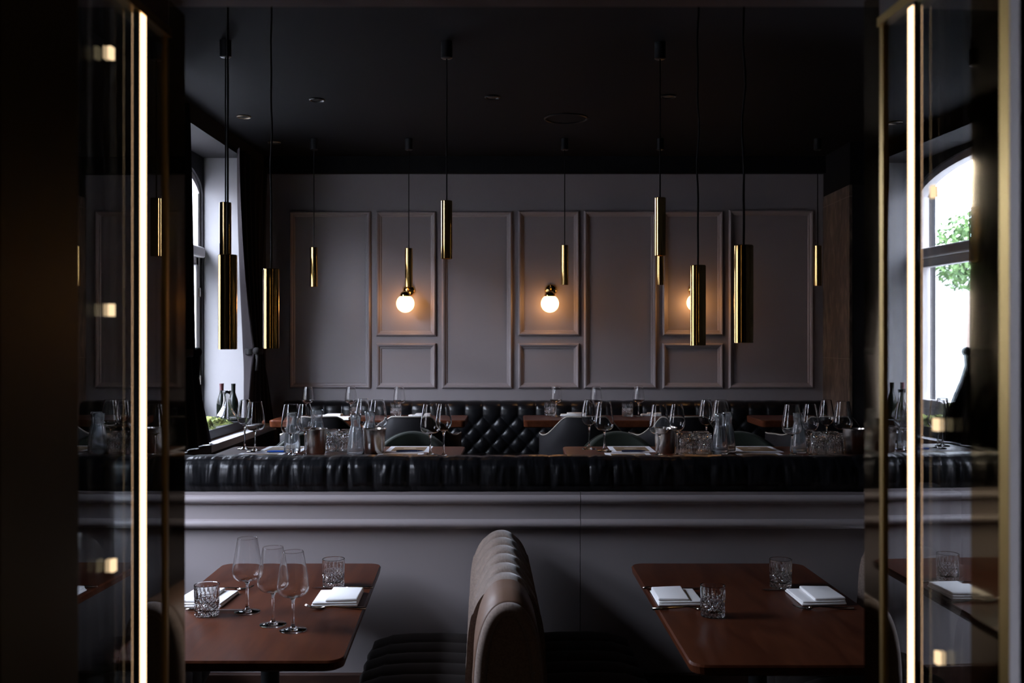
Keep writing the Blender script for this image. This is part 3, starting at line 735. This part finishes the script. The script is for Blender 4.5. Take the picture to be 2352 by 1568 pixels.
for px, py, l in ((760, 957, 'folded napkin on the back table nearest the window'), (965, 956, 'folded napkin on the back table under the first globe lamp'),
                  (1312, 954.5, 'folded napkin beside the first tumbler of the second back table'), (1497, 954.5, 'folded napkin at the far end of the second back table'),
                  (1322, 964, 'folded napkin at the front edge of the second back table'), (778, 964, 'folded napkin at the front edge of the first back table')):
    SN(on(px, py, TM), l, group='folded napkins')
def knife():
    t = thing('table_knife', '', 'knife', (0, 0, 0), 0, 'cutlery on the front tables')
    m = MB(); m.tube([(-0.105, 0, 0.005), (-0.09, 0, 0.005), (-0.02, 0, 0.005), (-0.01, 0, 0.0045)], [0.003, 0.0048, 0.004, 0.003], 10); m.build('handle', CUTL, t, smooth=True)
    m = MB(); m.prism([(-0.012, -0.006, 0.003), (0.07, -0.009, 0.003), (0.098, -0.004, 0.003), (0.108, 0.006, 0.003), (-0.012, 0.005, 0.003)], (0, 0, 0.0016)); m.build('blade', CUTL, t)
    return t
def fork():
    t = thing('table_fork', '', 'fork', (0, 0, 0), 0, 'cutlery on the front tables')
    m = MB(); m.tube([(0.10, 0, 0.003), (0.05, 0, 0.0045), (-0.01, 0, 0.009), (-0.03, 0, 0.007), (-0.045, 0, 0.0035)], [0.0048, 0.004, 0.0024, 0.003, 0.005], 10); m.build('handle', CUTL, t, smooth=True)
    m = MB()
    for k in range(4):
        y = -0.0085+k*0.0057
        m.tube([(-0.042, y*0.7, 0.004), (-0.058, y, 0.0035), (-0.08, y, 0.007), (-0.098, y, 0.014)], [0.003, 0.0019, 0.0015, 0.0008], 6)
    m.build('tines', CUTL, t, smooth=True); return t
SK, SF = Stamp(knife()), Stamp(fork())
SK(on(788, 1352, TF), 'table knife lying behind the napkin next to the wine glasses', rz=PI)
SF(on(770, 1399, TF), 'table fork lying in front of the napkin next to the wine glasses', rz=-0.03)
SF(on(517, 1356, TF), 'table fork behind the napkin by the doorway brass', rz=PI+0.15)
SK(on(500, 1403, TF), 'table knife in front of the napkin by the doorway brass', rz=0.0)
SK(on(1545, 1353, TF), 'table knife behind the first napkin of the second front table', rz=0.0)
SF(on(1570, 1400, TF), 'table fork in front of the first napkin of the second front table', rz=PI)
SK(on(1820, 1356, TF), 'table knife beside the farther tumbler of the second front table', rz=PI)
SF(on(1890, 1399, TF), 'table fork under the second napkin of the second front table', rz=0.0)

# ------------------------------------------------------------------ pendants
def pendant(label, px, ytop, ybot, d, kink=0.0):
    x = X(px, d); zt, zb = Z(ytop, d), Z(ybot, d); r = 0.0262
    t = thing('pendant_lamp', label, 'pendant lamp', (x, d, zb), 0, 'brass tube pendants')
    h = zt-zb
    m = MB(); m.lathe([(r-0.0012, 0.0), (r, 0.0), (r, h-0.002), (r-0.002, h), (0, h), (0, h-0.003), (r-0.0025, h-0.004), (r-0.0012, 0.004)], 40, closed=False)
    m.build('lamp_shade', BRASS, t, smooth=True, angle=40)
    m = MB(); m.lathe([(0, 0.045), (0.016, 0.045), (0.02, 0.06), (0.02, 0.07), (0, 0.07)], 20); m.build('bulb', BULB, t, smooth=True)
    top = CEIL-0.075-zb
    pts = []
    for i in range(25):
        f = i/24; z = h+(top-h)*f
        pts.append((kink*(math.sin(f*17)*0.5+math.sin(f*31+1)*0.5)*math.sin(PI*f), 0, z))
    m = MB(); m.tube(pts, 0.0032, 8); m.build('cord', CORD, t, smooth=True)
    m = MB(); m.lathe([(0, top-0.004), (0.020, top-0.004), (0.026, top), (0.026, CEIL-zb-0.0005), (0, CEIL-zb-0.0005)], 24); m.build('ceiling_canopy', BLACKMETAL, t, smooth=True, angle=40)
    return t
pendant('large brass pendant hanging in front of the bright window reveal', 523, 585, 802, 2.824, 0.0008)
pendant('brass pendant hanging low in front of the dark curtain', 623, 617, 800, 3.35, 0.003)
pendant('brass pendant partly covering the third globe lamp', 1603, 609, 793, 3.33, 0.005)
pendant('largest brass pendant, in front of the last wall panel', 1708, 563, 787, 2.736, 0.006)
pendant('thin brass pendant directly above the large one at the window', 518, 465, 597, 4.58)
pendant('medium brass pendant over the middle of the window side table', 1026, 461, 594, 4.60)
pendant('medium brass pendant with another one peeping out below it', 1516, 454, 587, 4.61)
pendant('small brass pendant over the back table nearest the curtain', 721, 568, 658, 6.81)
pendant('small brass pendant overlapping the first globe lamp', 939, 570, 659, 6.81)
pendant('small brass pendant above and beside the middle globe lamp', 1297, 563, 654, 6.81)
pendant('small brass pendant half hidden behind a medium one', 1516, 564, 654, 6.81)
pendant('small brass pendant beside the marble pier', 1878, 564, 656, 6.81)

# ------------------------------------------------------------------ wall globes
def sconce(label, px, py):
    d = 7.36; x, z = X(px, d), Z(py, d)
    t = thing('globe_wall_lamp', label, 'wall lamp', (x, 7.499, z), 0, 'opal globe wall lamps')
    g = -0.139; up = 0.105
    m = MB(); m.lathe([(0, 0), (0.046, 0), (0.046, 0.006), (0.040, 0.016), (0.022, 0.026), (0, 0.028)], 32); m.xf(Matrix.Translation((0.012, 0, up)) @ Matrix.Rotation(PI/2, 4, 'X')); m.build('wall_plate', BRASS, t, smooth=True, angle=40)
    m = MB(); m.tube([(0.012, -0.02, up), (0.010, -0.06, up+0.012), (0.006, -0.10, up+0.018), (0.002, -0.128, up+0.010), (0, g, up-0.012), (0, g, up-0.032)], 0.0065, 10); m.tube([(0.004, -0.112, up+0.015), (0.004, -0.112, up+0.05)], [0.004, 0.002], 8); m.build('arm', BRASS, t, smooth=True)
    m = MB(); m.lathe([(0, 0.092), (0.022, 0.09), (0.034, 0.078), (0.040, 0.062), (0.040, 0.052), (0.034, 0.052), (0, 0.056)], 32, (0, g, 0)); m.build('collar', BRASS, t, smooth=True, angle=40)
    m = MB(); m.lathe([(0.066*math.sin(PI*i/24*0.80), -0.066*math.cos(PI*i/24*0.80)) for i in range(25)]+[(0, 0.0535)], 40, (0, g, 0)); m.build('globe', GLOBE, t, smooth=True, label='glowing opal glass globe')
    return t
sconce('lit globe wall lamp, touched by a small pendant above it', 931, 697)
sconce('lit globe wall lamp in the middle narrow wall panel', 1263, 697)
sconce('lit globe wall lamp half hidden behind a brass pendant', 1598, 695)

# ------------------------------------------------------------------ ceiling fittings
def downlight(label, px, py, bright):
    d = (HC-CEIL)*F/(py-VY); x = X(px, d)
    t = thing('downlight', label, 'ceiling light', (x, d, CEIL), 0, 'ceiling downlights')
    m = MB(); m.lathe([(0.034, -0.001), (0.044, -0.001), (0.045, -0.005), (0.041, -0.009), (0.036, -0.006), (0.034, -0.001)], 32); m.build('rim', RIMWHITE if bright else BLACKMETAL, t, smooth=True, angle=40)
    m = MB(); m.lathe([(0, -0.0012), (0.0335, -0.0012), (0.030, -0.004), (0.012, -0.0045), (0, -0.0045)], 24); m.build('lens', BLACKMETAL, t, smooth=True)
downlight('recessed downlight nearest the window niche', 560, 267, True)
downlight('recessed downlight behind the cord of the low pendant', 630, 326, True)
downlight('dark recessed downlight between the window pendants', 728, 228, False)
downlight('dark recessed downlight near the ceiling centre', 1131, 222, False)
downlight('dark recessed downlight on the marble side of the ceiling', 1535, 220, False)
d = (HC-CEIL)*F/(271-VY)
t = thing('ceiling_speaker', 'round black speaker set in the ceiling', 'speaker', (X(1300, d), d, CEIL))
m = MB(); m.lathe([(0.125, -0.001), (0.137, -0.001), (0.137, -0.006), (0.130, -0.010), (0.125, -0.006)], 40, closed=True); m.build('rim', BLACKMETAL, t, smooth=True, angle=40)
m = MB(); m.lathe([(0, -0.004), (0.124, -0.002), (0.124, -0.001), (0, -0.001)], 40); m.build('grille', BLACK, t, smooth=True, angle=40)

# ------------------------------------------------------------------ curtains
def curtain(label, ytop, ytie, ybot, xw, zt, ztie, zb, seed):
    t = thing('curtain', label, 'curtain', (xw, sum(ytop)/2, zt), 0, 'tied velvet curtains')
    yc = sum(ytop)/2; m = MB(); rnd = random.Random(seed); ph = [rnd.random()*6 for _ in range(4)]
    def fn(u, v):
        z = zt+(zb-zt)*v
        if z > ztie:
            f = (zt-z)/(zt-ztie); k = f**1.6
            a = ytop[0]+(ytie[0]-ytop[0])*k; b = ytop[1]+(ytie[1]-ytop[1])*f**0.8
        else:
            f = (ztie-z)/(ztie-zb); k = f**0.75
            a = ytie[0]+(ybot[0]-ytie[0])*k; b = ytie[1]+(ybot[1]-ytie[1])*k
        w = abs(b-a); y = a+(b-a)*u
        gather = 0.9/(0.35+w*1.6)
        fold = 0.030*math.sin(u*PI*2*6+ph[0])+0.012*math.sin(u*PI*2*11+ph[1]+v*3)
        x = fold*min(1.3, gather) + (0.03*math.exp(-((z-ztie)/0.10)**2)*0)
        return Vector((x, y-yc, z-zt))
    m.grid(150, 70, fn); m.build('cloth', CURT, t, smooth=True)
    ya, yb = min(ytie), max(ytie)
    m = MB()
    m.grid(28, 8, lambda u, v: Vector(((0.048+0.008*math.cos(v*2*PI))*math.cos(u*2*PI), (ya+yb)/2-yc+((yb-ya)/2+0.012)*math.sin(u*2*PI)*1.05, ztie-zt+0.022*math.sin(v*2*PI))), True, True)
    m.build('tieback', CORD, t, smooth=True)
    m = MB(); y0 = ytie[0]-yc
    m.tube([(0.05, y0, ztie-zt), (0.058, y0-0.015, ztie-zt-0.06), (0.055, y0-0.02, ztie-zt-0.13)], [0.014, 0.009, 0.011], 8)
    bmesh.ops.create_uvsphere(m.bm, u_segments=12, v_segments=8, radius=0.026, matrix=Matrix.Translation((0.05, y0-0.005, ztie-zt+0.004)))
    m.build('knot', CORD, t, smooth=True)
    return t
curtain('dark velvet curtain tied back on the far side of the window', (6.50, 7.25), (6.80, 7.04), (6.68, 7.40), -1.835, 2.88, 1.545, 1.033, 3)
curtain('dark velvet curtain silhouetted on the near side of the window', (5.38, 4.70), (5.33, 5.05), (5.74, 4.66), -1.765, 2.88, 1.555, 1.035, 5)

# ------------------------------------------------------------------ things on the ledge
m = MB(); rnd = random.Random(2)
def mossfn(u, v):
    y = 5.10+1.40*u; x = -2.14+0.29*v+0.02*math.sin(y*17)
    e = min(1, 8*min(u, 1-u, v, 1-v))
    h = 0.018+0.030*e*(0.55+0.45*math.sin(x*38+y*11)*math.sin(y*23))+0.010*math.sin(x*120+3*math.sin(y*40))*math.sin(y*95)*e+0.006*rnd.random()*e
    return Vector((x, y, 1.0888+h*e))
m.grid(160, 40, mossfn)
o = m.build('moss_bed', MOSS, None, smooth=True); tag(o, 'bright green moss filling the planter tray on the ledge', 'moss', kind='stuff')
def wine_bottle(label, px, d, foil):
    x = X(px, d); t = thing('wine_bottle', label, 'bottle', (x, d, 1.0885), 0, 'bottles on the window ledge'); s = 0.86
    P_ = [(0, 0), (0.034, 0), (0.038, 0.004), (0.0385, 0.12), (0.037, 0.145), (0.030, 0.172), (0.021, 0.197), (0.0155, 0.22), (0.0145, 0.272), (0.016, 0.274), (0.016, 0.285), (0, 0.285)]
    m = MB(); m.lathe([(r*s, z*s) for r, z in P_], 32); m.build('body', BOTTLE, t, smooth=True, angle=50)
    m = MB(); m.lathe([(0.0158*s, 0.235*s), (0.0162*s, 0.272*s), (0.0172*s, 0.275*s), (0.0172*s, 0.287*s), (0, 0.2875*s)], 24); m.build('foil', foil, t, smooth=True, angle=50)
wine_bottle('dark wine bottle with burgundy capsule behind the decanter', 509, 6.62, FOIL)
wine_bottle('black wine bottle beside the decanter on the ledge', 536, 6.60, BOTTLE)
t = thing('glass_decanter', 'wide bottomed clear glass decanter standing on the moss ledge', 'decanter', (X(521, 6.45), 6.45, 1.110))
out = [(0, 0), (0.060, 0), (0.068, 0.004), (0.070, 0.012), (0.062, 0.030), (0.042, 0.058), (0.027, 0.090), (0.021, 0.125), (0.022, 0.16), (0.028, 0.185)]
m = MB(); m.lathe(out+[(0.0275, 0.1854)]+[(r-0.0016, max(z, 0.003)+0.0008) for r, z in out[2:-1]][::-1]+[(0, 0.003)], 40); m.build('vessel', GLASS, t, smooth=True)

# ------------------------------------------------------------------ street outside
FAC = principled('pale_render', (0.55, 0.54, 0.53), 0.8)
FGL = principled('facade_window_glass', (0.10, 0.12, 0.14), 0.15)
LEAFM = principled('green_leaves', (0.05, 0.10, 0.03), 0.7)
noise_color(LEAFM, (0.025, 0.06, 0.015), (0.12, 0.20, 0.06), ns=6)
BARK = principled('bark', (0.08, 0.055, 0.04), 0.9)
PAVE = principled('paving', (0.07, 0.07, 0.07), 0.9)
m = MB(); m.box(-40, -2.6, -25, 40, -0.06, 0.0); struct(m.build('street', PAVE), 'street outside the window')
b = group_struct('building', 'pale building across the street'); b.location = (-15, 8, 0)
m = MB(); m.box(-6, 0, 6, 40, 0, 4.6); m.build('wall', FAC, b)
for y in range(8, 39, 4):
    for z in (0.9,):
        m = MB(); m.box(-0.02, 0.05, y-0.75, y+0.75, z-0.08, z+1.75); f = m.build('window', FAC, b)
        m = MB(); m.box(0.051, 0.06, y-0.62, y-0.04, z+0.04, z+1.62); m.box(0.051, 0.06, y+0.04, y+0.62, z+0.04, z+1.62); m.build('pane', FGL, f)
b2 = group_struct('building', 'added unseen dark building that cuts the low sky light'); b2.location = (-14, 0, 0)  # unseen block added to hold back low sky light from the windows
FACD = principled('sky_blocker_wall', (0.20, 0.17, 0.15), 0.85)
m = MB(); m.box(-6, 0, -30, 13.2, 0, 6.3); m.build('wall', FACD, b2)
m = MB(); m.box(-6.1, 0.15, -30.1, 13.3, 6.3, 6.5); m.build('cornice', FACD, b2)
for y in range(-18, 13, 4):
    for z in (0.9, 3.8):
        m = MB(); m.box(-0.02, 0.05, y-0.75, y+0.75, z-0.08, z+1.75); f = m.build('window', FAC, b2)
        m = MB(); m.box(0.051, 0.06, y-0.62, y-0.04, z+0.04, z+1.62); m.box(0.051, 0.06, y+0.04, y+0.62, z+0.04, z+1.62); m.build('pane', FGL, f)
def tree(label, x, y, h, r, seed):
    t = thing('tree', label, 'tree', (x, y, 0), 0, 'trees in the street'); rnd = random.Random(seed)
    m = MB(); m.tube([(0, 0, 0), (0.05, 0.02, h*0.3), (0, 0, h*0.6)], [0.12, 0.09, 0.06], 8); m.build('trunk', BARK, t, smooth=True)
    m = MB()
    for k in range(2600):
        a, c, q = rnd.random()*2*PI, rnd.uniform(-1, 1), r*rnd.random()**0.4
        s = math.sqrt(1-c*c); p = Vector((q*s*math.cos(a), q*s*math.sin(a), h*0.65+q*c*0.9))
        u = Vector((rnd.uniform(-1, 1), rnd.uniform(-1, 1), rnd.uniform(-1, 1))).normalized()*0.07; w = u.cross(Vector((rnd.random(), rnd.random(), rnd.random()))).normalized()*0.04
        m.bm.faces.new([m.bm.verts.new(p+e) for e in (u, w, -u, -w)])
    m.build('foliage', LEAFM, t)
tree('leafy street tree outside, seen only in the doorway glass reflection', -9.5, 19.2, 5.2, 0.9, 1)
